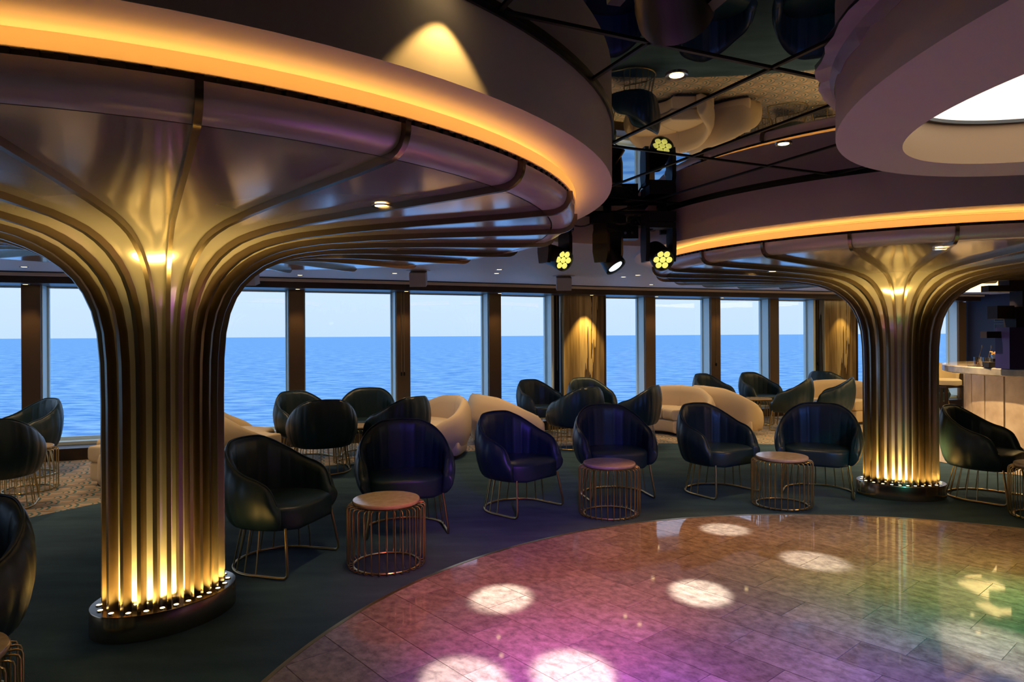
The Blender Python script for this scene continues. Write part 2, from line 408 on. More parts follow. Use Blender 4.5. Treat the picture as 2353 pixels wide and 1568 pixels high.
# ------------------------------------------------------------------ floor
floor_ = struct(empty('floor'), 'lounge floor of carpet rings around a round stone dance floor')
NA = 192
angs = sorted([2 * pi * k / NA for k in range(NA)] + [atan2(p[1] - DC[1], p[0] - DC[0]) % (2 * pi) for p in ROOM])
def ringfloor(r0, r1, z, name, m, th=0.0):
    b_ = MB(); A = []; B_ = []
    for a in angs:
        ro = room_dist(DC, a) if r1 is None else min(r1, room_dist(DC, a)); ri = min(r0, ro - 0.001)
        A.append((DC[0] + ri * cos(a), DC[1] + ri * sin(a), z)); B_.append((DC[0] + ro * cos(a), DC[1] + ro * sin(a), z))
    b_.grid([A, B_], closed_u=True); return b_.build(name, m, floor_)
ringfloor(DR + 0.012, 7.36, 0.0, 'carpet', 'carpet_blue')
ringfloor(7.36, None, -0.001, 'patterned_carpet', 'carpet_scallop')
MB().lathe([(DR - 0.012, -0.03), (DR - 0.012, 0.004), (DR + 0.012, 0.004), (DR + 0.012, -0.03)], 160, (*DC, 0), cap=False).build('edge_strip', 'brass', floor_)
MB().lathe([(DR, -0.04), (DR, -0.006)], 96, (*DC, 0)).build('grout_bed', 'bar_tile', floor_)
circ = [(DC[0] + (DR - 0.012) * cos(2 * pi * k / 120), DC[1] + (DR - 0.012) * sin(2 * pi * k / 120)) for k in range(120)]
TA = radians(-49); TL, TW, GAP = 0.63, 0.285, 0.004
ux, uy = cos(TA), sin(TA); vx, vy = -uy, ux
full = None
for j in range(-16, 17):
    for i in range(-9, 10):
        u0 = i * TL + (j % 2) * TL * 0.5 + (0.11 if j % 3 == 0 else 0); v0 = j * TW
        rect = [(u0 + GAP / 2, v0 + GAP / 2), (u0 + TL - GAP / 2, v0 + GAP / 2), (u0 + TL - GAP / 2, v0 + TW - GAP / 2), (u0 + GAP / 2, v0 + TW - GAP / 2)]
        P = [(DC[0] + a * ux + b_ * vx, DC[1] + a * uy + b_ * vy) for a, b_ in rect]
        Q = clip_convex(P, circ)
        if len(Q) < 3: continue
        if max(q[1] for q in Q) < 1.2: continue
        ccx, ccy = P[0]
        loc = [((q[0] - ccx) * ux + (q[1] - ccy) * uy, (q[0] - ccx) * vx + (q[1] - ccy) * vy) for q in Q]
        if len(Q) == 4 and max(abs(q[0] - p[0]) + abs(q[1] - p[1]) for p, q in zip(P, Q)) < 1e-6:
            if full is None: full = MB().prism(loc, -0.012, 0).mesh('tile', 'marble')
            me = full
        else:
            me = MB().prism(loc, -0.012, 0).mesh('tile_cut', 'marble')
        obj('tile', me, floor_, (ccx, ccy, 0.002), TA)
# pale stone floor in front of the bar
bf = [(4.75, 9.6), (5.0, 8.6), (5.35, 7.6), (5.9, 6.9), (6.6, 6.4), (11.4, 6.4), (11.4, 11.0), (9.6, 13.6), (6.4, 12.6), (5.2, 11.2)]
MB().prism(bf, -0.01, 0.006).build('stone_floor', 'bar_tile', floor_)

# ------------------------------------------------------------------ sea
sea = MB().add([(-40000, -20000, -24), (40000, -20000, -24), (40000, 45000, -24), (-40000, 45000, -24)], [[0, 1, 2, 3]]).build('sea', 'sea')
sea['kind'] = 'stuff'; sea['label'] = 'rippled blue sea reaching the horizon outside the windows'; sea['category'] = 'sea'

# ------------------------------------------------------------------ walls, windows
wall_w = struct(empty('wall_windows'), 'curved outer wall of tall windows with dark posts')
def strip(name, d0, d1, z0, z1, m, parent, pts=SUP):
    A = offset_line(pts, d0); B_ = offset_line(pts, d1); rows = []
    for p, q in zip(A, B_): rows.append([(p[0], p[1], z0), (q[0], q[1], z0), (q[0], q[1], z1), (p[0], p[1], z1)])
    b_ = MB(); b_.grid(rows, closed_u=True); b_.F += [[0, 1, 2, 3], [len(b_.V) - 4 + k for k in range(4)]]
    return b_.build(name, m, parent)
strip('beam', -0.42, 0.36, HEAD, Z_CEIL + 0.02, 'dark_wood', wall_w)
strip('light_trim', -0.50, -0.425, Z_CEIL - 0.045, Z_CEIL - 0.005, 'soffit_paint', wall_w)
strip('air_slot', -0.60, -0.53, Z_CEIL - 0.012, Z_CEIL + 0.01, 'black', wall_w)
strip('kerb', -0.30, 0.36, 0.0, 0.15, 'dark_wood', wall_w)
strip('sill', 0.06, 0.34, 0.15, SILL - 0.01, 'frame_white', wall_w)
MW = 0.21
def wdir(i):
    a = SUP[max(i - 1, 0)]; b_ = SUP[min(i + 1, len(SUP) - 1)]; return atan2(b_[1] - a[1], b_[0] - a[0])
edges = []
for i, p in enumerate(SUP):
    th = wdir(i); t_ = (cos(th), sin(th)); n_ = (-t_[1], t_[0])
    hw = MW / 2
    if i in ONYX:
        hw = 0.42
        pil = empty('onyx_pillar', (p[0], p[1], 0), th)
        MB().box((0, 0.13, 1.19), (0.80, 0.34, 2.08)).build('onyx_slab', 'onyx', pil)
        MB().box((0.41, 0.13, 1.19), (0.03, 0.38, 2.08)).build('side_trim', 'dark_wood', pil)
        MB().box((0, 0.13, 0.075), (0.86, 0.42, 0.15)).build('base', 'dark_wood', pil)
        MB().box((-0.475, 0.10, 1.19), (0.10, 0.05, 2.08)).build('blind_channel', 'black', pil)
        MB().box((-0.56, 0.20, 1.19), (0.05, 0.28, 2.08)).build('reveal', 'frame_white', pil)
        tag(pil, 'banded brown onyx pillar between the windows, ' + ('lit by a round downlight, left of the two' if i == 13 else 'beside the far fluted column'), 'pillar', 'onyx pillars in the window wall')
        edges.append((i, (-0.60, 0.43))); 
        continue
    m_ = MB().box((0, 0.11, (HEAD + 0.15) / 2 + 0.0), (MW, 0.22, HEAD - 0.15)); o = m_.build('mullion', 'mullion', wall_w, loc=(p[0], p[1], 0), rz=th)
    for s_ in (-1, 1):
        MB().box((s_ * (hw + 0.006), 0.15, (HEAD + SILL) / 2), (0.012, 0.22, HEAD - SILL)).build('reveal', 'frame_white', wall_w, loc=(p[0], p[1], 0), rz=th)
    edges.append((i, (-hw - 0.012, hw + 0.012)))
for k in range(len(SUP) - 1):
    a, b_ = SUP[k], SUP[k + 1]; ta, tb = wdir(k), wdir(k + 1)
    ea, eb = edges[k][1][1], edges[k + 1][1][0]
    A = (a[0] + cos(ta) * ea - sin(ta) * 0.26, a[1] + sin(ta) * ea + cos(ta) * 0.26)
    B_ = (b_[0] + cos(tb) * eb - sin(tb) * 0.26, b_[1] + sin(tb) * eb + cos(tb) * 0.26)
    th = atan2(B_[1] - A[1], B_[0] - A[0]); Lw = hypot(B_[0] - A[0], B_[1] - A[1]); c = ((A[0] + B_[0]) / 2, (A[1] + B_[1]) / 2, 0)
    w_ = struct(empty('window_%d' % (k + 1), c, th), 'tall clear window pane looking out to sea')
    MB().box((0, 0, (HEAD + SILL) / 2), (Lw, 0.012, HEAD - SILL)).build('pane', 'glass', w_)
    fr_ = MB()
    fr_.box((0, 0.0, SILL + 0.012), (Lw, 0.05, 0.045)); fr_.box((0, 0, HEAD - 0.006), (Lw, 0.05, 0.03))
    for s_ in (-1, 1): fr_.box((s_ * (Lw / 2 - 0.012), 0, (HEAD + SILL) / 2), (0.024, 0.05, HEAD - SILL))
    fr_.build('window_frame', 'frame_white', w_)
def wallbox(name, a, b_, z0, z1, m, th, label):
    ang = atan2(b_[1] - a[1], b_[0] - a[0]); L_ = hypot(b_[0] - a[0], b_[1] - a[1])
    return struct(MB().box((0, 0, (z0 + z1) / 2), (L_, th, z1 - z0)).build(name, m, None, loc=((a[0] + b_[0]) / 2, (a[1] + b_[1]) / 2, 0), rz=ang), label)
wr = wallbox('wall_right', (9.95, 14.9), (11.5, 11.2), 0, 2.6, 'navy', 0.12, 'dark navy wall behind the bar')
wallbox('wall_right_side', (11.6, 11.2), (11.6, -3.0), 0, 2.6, 'wall_dark', 0.12, 'dark side wall beyond the bar')
wallbox('wall_back', (11.6, -3.0), (-10.9, -3.0), 0, 2.6, 'wall_dark', 0.12, 'dark rear wall of the lounge')
wallbox('wall_left', (-10.8, -3.0), (-10.75, -1.2), 0, 2.6, 'wall_dark', 0.12, 'dark left wall of the lounge')
wa = atan2(11.2 - 14.9, 11.5 - 9.95)
# two framed panels on the navy wall
for (s_, z, col, lab) in ((0.85, 1.93, 'black', 'black framed panel on the navy wall, upper of the two'), (0.85, 1.60, 'navy', 'navy framed hatch on the navy wall, lower of the two')):
    c = (9.95 + cos(wa) * s_ - sin(wa) * -0.075, 14.9 + sin(wa) * s_ + cos(wa) * -0.075)
    e_ = empty('wall_panel', (c[0], c[1], z), wa)
    MB().box((0, 0, 0), (0.46, 0.02, 0.28)).build('panel_face', col, e_)
    f_ = MB(); f_.box((0, -0.008, 0.14), (0.48, 0.02, 0.012)); f_.box((0, -0.008, -0.14), (0.48, 0.02, 0.012)); f_.box((0.235, -0.008, 0), (0.012, 0.02, 0.28)); f_.box((-0.235, -0.008, 0), (0.012, 0.02, 0.28))
    f_.build('panel_frame', 'grey_metal', e_)
    if col == 'navy': MB().lathe([(0.014, 0), (0.014, 0.03)], 10, M=Matrix.Rotation(radians(90), 3, 'X'), c=(0.18, -0.01, 0)).build('knob', 'steel', e_)
    tag(e_, lab, 'panel')

# ------------------------------------------------------------------ ceiling
ceil_ = struct(empty('ceiling', (0, 0, 0)), 'low painted ceiling with a dark mirrored recess over the dance floor')
b_ = MB(); A = []; B_ = []; C_ = []; D_ = []
for a in angs:
    ro = max(room_dist(DC, a) - 0.02, R_REC + 0.05)
    A.append((DC[0] + R_REC * cos(a), DC[1] + R_REC * sin(a), Z_MIR + 0.02)); B_.append((A[-1][0], A[-1][1], Z_CEIL))
    C_.append((DC[0] + ro * cos(a), DC[1] + ro * sin(a), Z_CEIL)); D_.append((C_[-1][0], C_[-1][1], Z_MIR + 0.1))
b_.grid([A, B_, C_, D_], closed_u=True); b_.build('soffit_ceiling', 'white_paint', ceil_, smooth=False)
MB().lathe([(R_REC + 0.5, Z_MIR + 0.012), (R_REC + 0.5, Z_MIR + 0.1)], 64, (*DC, 0)).build('panel_backing', 'joint_black', ceil_)
GA = radians(24.5); gx, gy = cos(GA), sin(GA); hx, hy = -gy, gx
S1, O1, S2, O2 = 0.59, 1.48 - 0.59 * 8, 1.205, 2.04 - 1.205 * 6
pm = MB().box((0.59 / 2, 1.205 / 2, 0), (0.59 - 0.014, 1.205 - 0.014, 0.012)).mesh('mirror_panel', 'mirror')
for i in range(0, 26):
    for j in range(0, 14):
        a, c_ = O1 + i * S1, O2 + j * S2
        px_, py_ = a * gx + c_ * hx, a * gy + c_ * hy
        mx_, my_ = px_ + S1 / 2 * gx + S2 / 2 * hx, py_ + S1 / 2 * gy + S2 / 2 * hy
        if hypot(mx_ - DC[0], my_ - DC[1]) > R_REC + 0.35 or my_ < 0.4: continue
        if hypot(mx_ - C1[0], my_ - C1[1]) < R_FAS - 0.75 or hypot(mx_ - C2[0], my_ - C2[1]) < R_FAS - 0.75: continue
        obj('mirror_panel', pm, ceil_, (px_, py_, Z_MIR + 0.006), GA)
# raised joint beads between mirror panels
jb = MB()
for i in range(0, 26):
    a = O1 + i * S1
    jb.box((a * gx + (O2 + 7 * S2) * hx, a * gy + (O2 + 7 * S2) * hy, Z_MIR + 0.002), (0.016, 16, 0.012), GA)
for j in range(0, 14):
    c_ = O2 + j * S2
    jb.box(((O1 + 13 * S1) * gx + c_ * hx, (O1 + 13 * S1) * gy + c_ * hy, Z_MIR + 0.002), (16, 0.016, 0.012), GA)
# keep beads inside the recess
keep = MB()
for k in range(0, len(jb.V), 8):
    P = jb.V[k:k + 8]; poly = [(P[q][0], P[q][1]) for q in range(4)]
    cc = [(DC[0] + (R_REC - 0.004) * cos(2 * pi * q / 72), DC[1] + (R_REC - 0.004) * sin(2 * pi * q / 72)) for q in range(72)]
    Q = clip_convex(poly, cc)
    if len(Q) >= 3: keep.prism(Q, Z_MIR - 0.006, Z_MIR + 0.008)
keep.build('joint_bead', 'joint_black', ceil_)

def drum(name, c, lab):
    o = struct(empty(name, (c[0], c[1], 0)), lab)
    n = 128
    MB().lathe([(R_FAS, Z_MIR + 0.01), (R_FAS, Z_SOF), (1.9, Z_SOF), (1.9, Z_MIR + 0.01)], n, cap=False).build('fascia', 'soffit_paint', o, smooth=True, sharp=40)
    MB().lathe([(R_FAS + 0.001, Z_MIR - 0.022), (R_FAS + 0.012, Z_MIR - 0.022), (R_FAS + 0.012, Z_MIR + 0.004), (R_FAS + 0.001, Z_MIR + 0.004)], n, cap=False).build('edge_trim', 'joint_black', o, smooth=True, sharp=40)
    return o
drum('ceiling_drum', C1, 'round dropped ceiling drum over the near fluted column')
drum('ceiling_drum', C2, 'round dropped ceiling drum over the far fluted column')

# oval ceiling feature with a luminous disc
def ell(c, a, b_, ang, n, k=1.0):
    out = []
    for q in range(n):
        tt = 2 * pi * q / n; x, y = a * k * cos(tt), b_ * k * sin(tt)
        out.append((c[0] + x * cos(ang) - y * sin(ang), c[1] + x * sin(ang) + y * cos(ang)))
    return out
PO = ell((2.6, 1.6), 1.90, 1.373, radians(-70), 128)
PI_ = ell((2.6, 1.78), 1.52, 0.885, radians(-62), 128)
ZP = 2.34
# align starting angles of both outlines
def ang_sorted(P, c): return sorted(P, key=lambda p: atan2(p[1] - c[1], p[0] - c[0]))
cP = (2.6, 1.7); PO = ang_sorted(PO, cP); PI_ = ang_sorted(PI_, cP)
pill = empty('oval_ceiling_light', (0, 0, 0)); tag(pill, 'oval dropped ceiling ring with a glowing white oval panel inside', 'ceiling light')
b_ = MB(); b_.grid([[(p[0], p[1], Z_MIR + 0.01) for p in PO], [(p[0], p[1], ZP) for p in PO], [(p[0], p[1], ZP) for p in PI_]], closed_u=True)
b_.build('ring_body', 'soffit_paint', pill, smooth=True, sharp=35)
b_ = MB(); b_.grid([[(p[0], p[1], ZP) for p in PI_], [(p[0], p[1], 2.55) for p in PI_]], closed_u=True); b_.build('inner_wall', 'tan_paint', pill, smooth=True, sharp=35)
MB().prism(PI_, 2.535, 2.55).build('light_panel', 'pill_light', pill)
b_ = MB(); inn = [(cP[0] + (p[0] - cP[0]) * 0.985, cP[1] + (p[1] - cP[1]) * 0.985) for p in PI_]
b_.grid([[(p[0], p[1], 2.52) for p in PI_], [(p[0], p[1], 2.52) for p in inn], [(p[0], p[1], 2.536) for p in inn]], closed_u=True); b_.build('panel_rim', 'grey_metal', pill)
# loose masking film along the top edge of the oval ring
film = []
for q in range(len(PO)):
    p = PO[q]
    if p[0] < 1.75 and 1.9 < p[1] < 3.4: film.append(p)
film.sort(key=lambda p: p[1])
rows = []
for q, p in enumerate(film):
    dx, dy = p[0] - cP[0], p[1] - cP[1]; l = hypot(dx, dy); w = 0.055 + 0.03 * random.random()
    rows.append([(p[0] + dx / l * 0.004, p[1] + dy / l * 0.004, Z_MIR - 0.065 - 0.03 * random.random()), (p[0] + dx / l * 0.02, p[1] + dy / l * 0.02, Z_MIR - 0.03), (p[0] + dx / l * w, p[1] + dy / l * w, Z_MIR - 0.004 - 0.01 * random.random())])
if len(rows) > 2:
    o = MB().grid(rows).build('masking_film', 'film'); md = o.modifiers.new('t', 'SOLIDIFY'); md.thickness = 0.002
    tag(o, 'crumpled clear masking film along the top edge of the oval ring', 'film')

# ------------------------------------------------------------------ fluted mushroom columns
NF = 24
def fin_profile(L_):
    return [(0, 0.135), (0, 0.6), (0, 1.20), (0.004, 1.42), (0.017, 1.575), (0.042, 1.688), (0.08, 1.780), (0.125, 1.850), (0.18, 1.907), (0.25, 1.960), (0.33, 2.000),
            (0.41, 2.028), (0.50, 2.047), (0.63, 2.066), (0.9, 2.084), (1.25, 2.098), (L_ - 0.30, 2.112), (L_ - 0.15, 2.119), (L_ - 0.105, 2.121),
            (L_ - 0.075, 2.126), (L_ - 0.045, 2.138), (L_ - 0.022, 2.155), (L_ - 0.007, 2.180), (L_, 2.205), (L_, 2.232)]
FD = [0.048] * 6 + [0.047, 0.045, 0.043, 0.040, 0.037, 0.035, 0.033, 0.031, 0.030, 0.029, 0.028, 0.028, 0.027, 0.026, 0.025, 0.025, 0.025, 0.025, 0.025]
def offset_profile(P, dx_):
    out = []
    for i, p in enumerate(P):
        a = P[max(i - 1, 0)]; b_ = P[min(i + 1, len(P) - 1)]; tx, tz = b_[0] - a[0], b_[1] - a[1]; l = hypot(tx, tz); d = FD[i] + dx_
        out.append((p[0] - tz / l * d, p[1] + tx / l * d))
    return out
def column(c, base, off, sem, bang, label):
    col = empty('mushroom_column', (base[0], base[1], 0)); tag(col, label, 'column', 'fluted mushroom columns')
    sa, sb = sem
    def local(p): return (p[0] - base[0], p[1] - base[1])
    cc = local(c)
    def shaft(phi):                       # point of the oval shaft in direction phi
        a = phi - bang; r = sa * sb / sqrt((sb * cos(a)) ** 2 + (sa * sin(a)) ** 2); return (r * cos(phi), r * sin(phi))
    def frame(phi):
        p = shaft(phi); q = (cc[0] + R_RIM * cos(phi), cc[1] + R_RIM * sin(phi))
        L_ = hypot(q[0] - p[0], q[1] - p[1]); return p, ((q[0] - p[0]) / L_, (q[1] - p[1]) / L_), L_
    JN = 18
    for k in range(NF):
        phi = off + 2 * pi * k / NF
        p, d, L_ = frame(phi); P = fin_profile(L_); I = offset_profile(P, 0.010); tx, ty = -d[1], d[0]; w = 0.0105
        rows = []
        for (ro, zo), (ri, zi) in zip(P, I):
            rows.append([(p[0] + d[0] * ro + tx * s_ * w, p[1] + d[1] * ro + ty * s_ * w, zo) for s_ in (-1, 1)] + [(p[0] + d[0] * ri + tx * s_ * w, p[1] + d[1] * ri + ty * s_ * w, max(zi, 0.135)) for s_ in (1, -1)])
        b_ = MB(); b_.grid(rows, closed_u=True); n = len(b_.V); b_.F += [[0, 1, 2, 3], [n - 4, n - 3, n - 2, n - 1]]
        b_.build('fin', 'bronze', col, smooth=True, sharp=35)
        NW = 5; A = []; 
        for q in range(NW + 1):
            ph = phi + 2 * pi / NF * q / NW; p2, d2, L2 = frame(ph); I2 = offset_profile(fin_profile(L2), 0.0)
            A.append([(p2[0] + d2[0] * r_, p2[1] + d2[1] * r_, max(z_, 0.135)) for r_, z_ in I2])
        rows = [[A[q][i] for q in range(NW + 1)] for i in range(len(A[0]))]
        b_ = MB(); b_.grid(rows[:JN]); b_.build('panel', 'champagne', col, smooth=True, sharp=60)
        r0 = [((x1 * 0.93 + x2 * 0.07), (y1 * 0.93 + y2 * 0.07), (z1 * 0.93 + z2 * 0.07)) for (x1, y1, z1), (x2, y2, z2) in zip(rows[JN - 1], rows[JN])]
        r0 = [tuple(a * 0.84 + b2 * 0.16 for a, b2 in zip(u_, v_)) for u_, v_ in zip(rows[JN - 1], rows[JN])]
        b_ = MB(); b_.grid([r0] + rows[JN:]); b_.build('rim_panel', 'rim_satin', col, smooth=True, sharp=60)
    # dark joint backing under the gap, vent, lip, led
    M0 = (cc[0], cc[1], 0)
    MB().lathe([(R_RIM - 0.24, 2.158), (R_RIM - 0.075, 2.18)], 96, M0, cap=False).build('joint_backing', 'black', col)
    v_ = MB().lathe([(R_RIM - 0.046, 2.205), (R_RIM - 0.046, 2.255), (R_RIM - 0.10, 2.255)], 128, M0, cap=False)
    for k in range(240):
        a = 2 * pi * k / 240; v_.box((cc[0] + (R_RIM - 0.036) * cos(a), cc[1] + (R_RIM - 0.036) * sin(a), 2.242), (0.014, 0.030, 0.024), a)
    v_.build('vent_grille', 'black', col)['kind'] = 'stuff'
    MB().lathe([(R_RIM - 0.026, 2.250), (R_RIM - 0.018, 2.250), (R_RIM - 0.018, 2.296), (R_RIM - 0.026, 2.296)], 128, M0, cap=False).build('cove_lip', 'lip', col, smooth=True, sharp=40)
    MB().lathe([(R_RIM - 0.14, 2.252), (R_RIM - 0.022, 2.252)], 128, M0, cap=False).build('cove_tray', 'soffit_paint', col)
    MB().lathe([(R_RIM - 0.10, 2.270), (R_RIM - 0.10, 2.297)], 128, M0, cap=False).build('led_strip', 'led', col)
    # plinth
    def sc(k_, z): return [(x * k_, y * k_, z) for x, y in [shaft_pt(2 * pi * q / 72) for q in range(72)]]
    def shaft_pt(tt):
        x, y = sa * 1.19 * cos(tt), sb * 1.25 * sin(tt); return (x * cos(bang) - y * sin(bang), x * sin(bang) + y * cos(bang))
    b_ = MB(); b_.grid([sc(0.985, 0.0), sc(1.0, 0.004), sc(1.0, 0.131), sc(0.993, 0.136)], closed_u=True); b_.F.append([len(b_.V) - 72 + q for q in range(72)])
    b_.build('plinth', 'plinth_metal', col, smooth=True, sharp=30)
    ring = MB().lathe([(0.0165, 0), (0.0165, 0.004), (0.0125, 0.005), (0.0125, 0.001)], 14, cap=False).mesh('uplight', 'steel', True)
    lens = MB().lathe([(0.0125, 0.002), (0.011, 0.0045)], 14).mesh('lens', 'uplight_lens')
    for k in range(NF):
        phi = off + 2 * pi * (k + 0.5) / NF; p, d, L_ = frame(phi); r_ = hypot(*p); n_ = (p[0] / r_, p[1] / r_)
        x, y = p[0] + n_[0] * 0.016, p[1] + n_[1] * 0.016
        u_ = obj('uplight', ring, col, (x, y, 0.136)); obj('lens', lens, u_)
        lamp('SPOT', 'uplight_beam', (base[0] + x, base[1] + y, 0.146), 34, (1.0, 0.66, 0.16), (base[0] + x - n_[0] * 0.34, base[1] + y - n_[1] * 0.34, 0.95), 0.012, 88, 1.0)
    return col
column(C1, B1, 0.0, (0.325, 0.225), radians(56), 'near fluted column with bronze fins flaring into a wide canopy, left foreground')
column(C2, B2, radians(7), (0.325, 0.225), radians(-14), 'far fluted column with bronze fins flaring into a canopy, right of the lounge')

# ------------------------------------------------------------------ tub chairs
AM = radians(116); CH = 14
def chair_proto():
    root = empty('tub_chair')
    def top(s_): return interp([0, .18, .34, .52, .70, .84, .93, 1.0], [.845, .838, .80, .735, .665, .62, .575, .47], s_)
    def plan(al, k):
        n = 2.35; cx_, sy_ = cos(al), sin(al)
        x = -0.385 * (1 if cx_ > 0 else -1) * abs(cx_) ** (2 / n) * k; y = 0.40 * (1 if sy_ > 0 else -1) * abs(sy_) ** (2 / n) * k
        return x + 0.03, y
    vo = [0, .05, .14, .28, .45, .62, .78, .90, .965]; ko = [.80, .855, .905, .95, .985, 1.0, .985, .955, .93]
    rows = []; NS = CH * 6; pip = []
    for i in range(NS + 1):
        u_ = -1 + 2 * i / NS; al = u_ * AM; s_ = abs(u_); zt = top(s_)
        f = (i / 6.0) % 1.0; g = 0.016 * abs(2 * f - 1) ** 4 if 0 < i < NS else 0.008
        loop = []
        for v_, k_ in zip(vo, ko):
            loop.append((*plan(al, k_ - g), 0.305 + v_ * (zt - 0.305)))
        th = 0.085
        loop.append((*plan(al, .895 - g * 0.3), zt)); loop.append((*plan(al, .84 - g * 0.3), zt - 0.008)); 
        pip.append((*plan(al, .885), zt + 0.003))
        for v_, k_ in ((.93, .80), (.80, .775), (.60, .76), (.40, .75), (.2, .74), (0.03, .72)):
            loop.append((*plan(al, k_ + g), 0.305 + v_ * (zt - 0.305)))
        rows.append(loop)
    def shrink(loop, f, dx):
        n = len(loop); c = [sum(p[q] for p in loop) / n for q in range(3)]
        return [tuple(c[q] + (p[q] - c[q]) * f + (dx if q == 0 else 0) for q in range(3)) for p in loop]
    rows = [shrink(rows[0], .55, .024), shrink(rows[0], .86, .018)] + rows + [shrink(rows[-1], .86, .018), shrink(rows[-1], .55, .024)]
    b_ = MB(); b_.grid(rows, closed_u=True); n = len(rows[0]); b_.F += [list(range(n)), [len(b_.V) - n + q for q in range(n)]]
    b_.build('shell', 'leather', root, smooth=True, sharp=75)
    MB().tube(pip, 0.0055, 6).build('piping', 'piping', root, smooth=True, sharp=80)
    # seat cushion with squared front
    pts = [plan(-AM * 0.97 + 2 * AM * 0.97 * i / 40, .765) for i in range(41)]
    xf = 0.265; pts = [(min(x, xf), y) for x, y in pts] + [(xf + 0.012, y) for y in (.20, 0.07, -.07, -.20)]
    def lay(k_, z, dz=0): return [((x - 0.02) * k_ + 0.02, y * k_, z) for x, y in pts]
    b_ = MB(); b_.grid([lay(.90, .292), lay(.985, .30), lay(1.0, .32), lay(1.0, .42), lay(.985, .436), lay(.94, .447), lay(.5, .455)], closed_u=True)
    n = len(pts); b_.F += [list(range(n))[::-1], [len(b_.V) - n + q for q in range(n)]]
    b_.build('seat', 'leather', root, smooth=True, sharp=60)
    # wire base: horseshoe ring with rods
    ringp = []
    for i in range(25):
        al = radians(-98) + radians(196) * i / 24; ringp.append((-0.30 * cos(al) + 0.0, 0.315 * sin(al), 0.011))
    for sgn, seq in ((-1, ringp), (1, ringp[::-1])): pass
    e0, e1 = ringp[0], ringp[-1]
    def leg(y): 
        s_ = 1 if y > 0 else -1
        return [(0.20, 0.315 * s_, 0.011), (0.245, 0.313 * s_, 0.013), (0.262, 0.311 * s_, 0.03), (0.262, 0.308 * s_, 0.07), (0.225, 0.275 * s_, 0.32)]
    path = leg(-1)[::-1] + ringp + leg(1)
    MB().tube(path, 0.0095, 8).build('base_ring', 'brass', root, smooth=True, sharp=80)
    for i in range(12):
        al = radians(-96) + radians(192) * i / 11
        p0 = (-0.30 * cos(al), 0.315 * sin(al), 0.014); p1 = (-0.235 * cos(al) + .01, 0.275 * sin(al), 0.325)
        MB().tube([p0, p1], 0.0048, 5).build('rod', 'brass', root)
    return root
CHAIRS = [  # x, y, facing degrees, label
    (-1.60, 4.70, -16, 'dark teal tub chair at the near stone side table, beside the near column'),
    (-0.87, 5.50, -76, 'dark teal tub chair facing the camera behind the near stone side table'),
    (0.05, 6.13, -42, 'dark blue tub chair turned right, left of the middle side table'),
    (0.98, 6.63, -78, 'dark blue tub chair behind the middle side table by the dance floor'),
    (2.02, 6.75, -58, 'dark blue tub chair left of the side table nearest the far column'),
    (3.00, 6.70, -118, 'dark green tub chair facing left between the side table and the far column'),
    (4.45, 6.45, -50, 'dark navy tub chair right of the far column at the frame edge'),
    (-2.42, 2.78, -95, 'tub chair cut off by the left frame edge, nearest the camera'),
    (-5.52, 7.72, -122, 'tub chair against the far left window, facing into the lounge'),
    (-4.72, 6.20, 118, 'tub chair seen from behind at the left frame edge, near the scallop carpet'),
    (-2.62, 8.66, -38, 'tub chair by the window, left of the four behind the near column'),
    (-1.93, 9.05, -84, 'tub chair by the window facing the camera, rearmost of four behind the near table'),
    (-2.19, 7.86, 112, 'tub chair with its back to the camera, behind the leftmost front chair'),
    (-1.36, 8.12, 142, 'tub chair with its back to the camera beside the curved cream sofa'),
    (0.45, 10.70, -48, 'tub chair by the window left of the lit onyx pillar'),
    (1.28, 11.06, -66, 'tub chair in front of the lit onyx pillar'),
    (0.88, 9.45, 122, 'tub chair, back turned, left of a pair in front of the lit onyx pillar'),
    (1.74, 9.64, 150, 'tub chair, back turned, right of a pair in front of the lit onyx pillar'),
    (3.58, 12.08, -52, 'tub chair by the windows beyond the lit onyx pillar, left of a pair'),
    (4.52, 12.42, -62, 'tub chair by the windows beyond the lit onyx pillar, right of a pair'),
    (4.52, 11.1, 148, 'tub chair, back turned, beside the far right small table, left of a pair'),
    (5.22, 11.15, 152, 'tub chair, back turned, next to the far right cream sofa, right of a pair'),
    (6.05, 13.05, 40, 'tub chair seen behind the far cream sofa, near the second onyx pillar'),
    (6.95, 12.85, -160, 'tub chair half hidden by the far column near the second onyx pillar'),
    (7.75, 12.75, -60, 'tub chair by the window behind the bar stool'),
]
proto = chair_proto()
for i, (x, y, f, lab) in enumerate(CHAIRS):
    o = proto if i == 0 else copy_tree(proto)
    o.location = (x, y, 0); o.rotation_euler = (0, 0, radians(f)); tag(o, lab, 'armchair', 'leather tub chairs with brass wire bases')

# ------------------------------------------------------------------ wire side tables
def table_proto():
    root = empty('side_table')
    MB().lathe([(0.205, .421), (0.222, .425), (0.226, .431), (0.226, .443), (0.222, .449), (0.2, .45)], 48).build('stone_top', 'table_stone', root, smooth=True, sharp=35)
    MB().tube([(0.20 * cos(2 * pi * k / 40), 0.20 * sin(2 * pi * k / 40), 0.4155) for k in range(40)], 0.0055, 6, True).build('upper_ring', 'brass', root, smooth=True)
    MB().tube([(0.222 * cos(2 * pi * k / 40), 0.222 * sin(2 * pi * k / 40), 0.010) for k in range(40)], 0.0065, 6, True).build('lower_ring', 'brass', root, smooth=True)
    w = MB().tube([(0.205, 0, 0.413), (0.243, 0, 0.413), (0.257, 0, 0.407), (0.262, 0, 0.393), (0.262, 0, 0.03), (0.258, 0, 0.013), (0.248, 0, 0.006), (0.22, 0, 0.0065)], 0.0042, 5).mesh('wire', 'brass', True, 80)
    for k in range(32): obj('wire', w, root, (0, 0, 0), 2 * pi * k / 32)
    return root
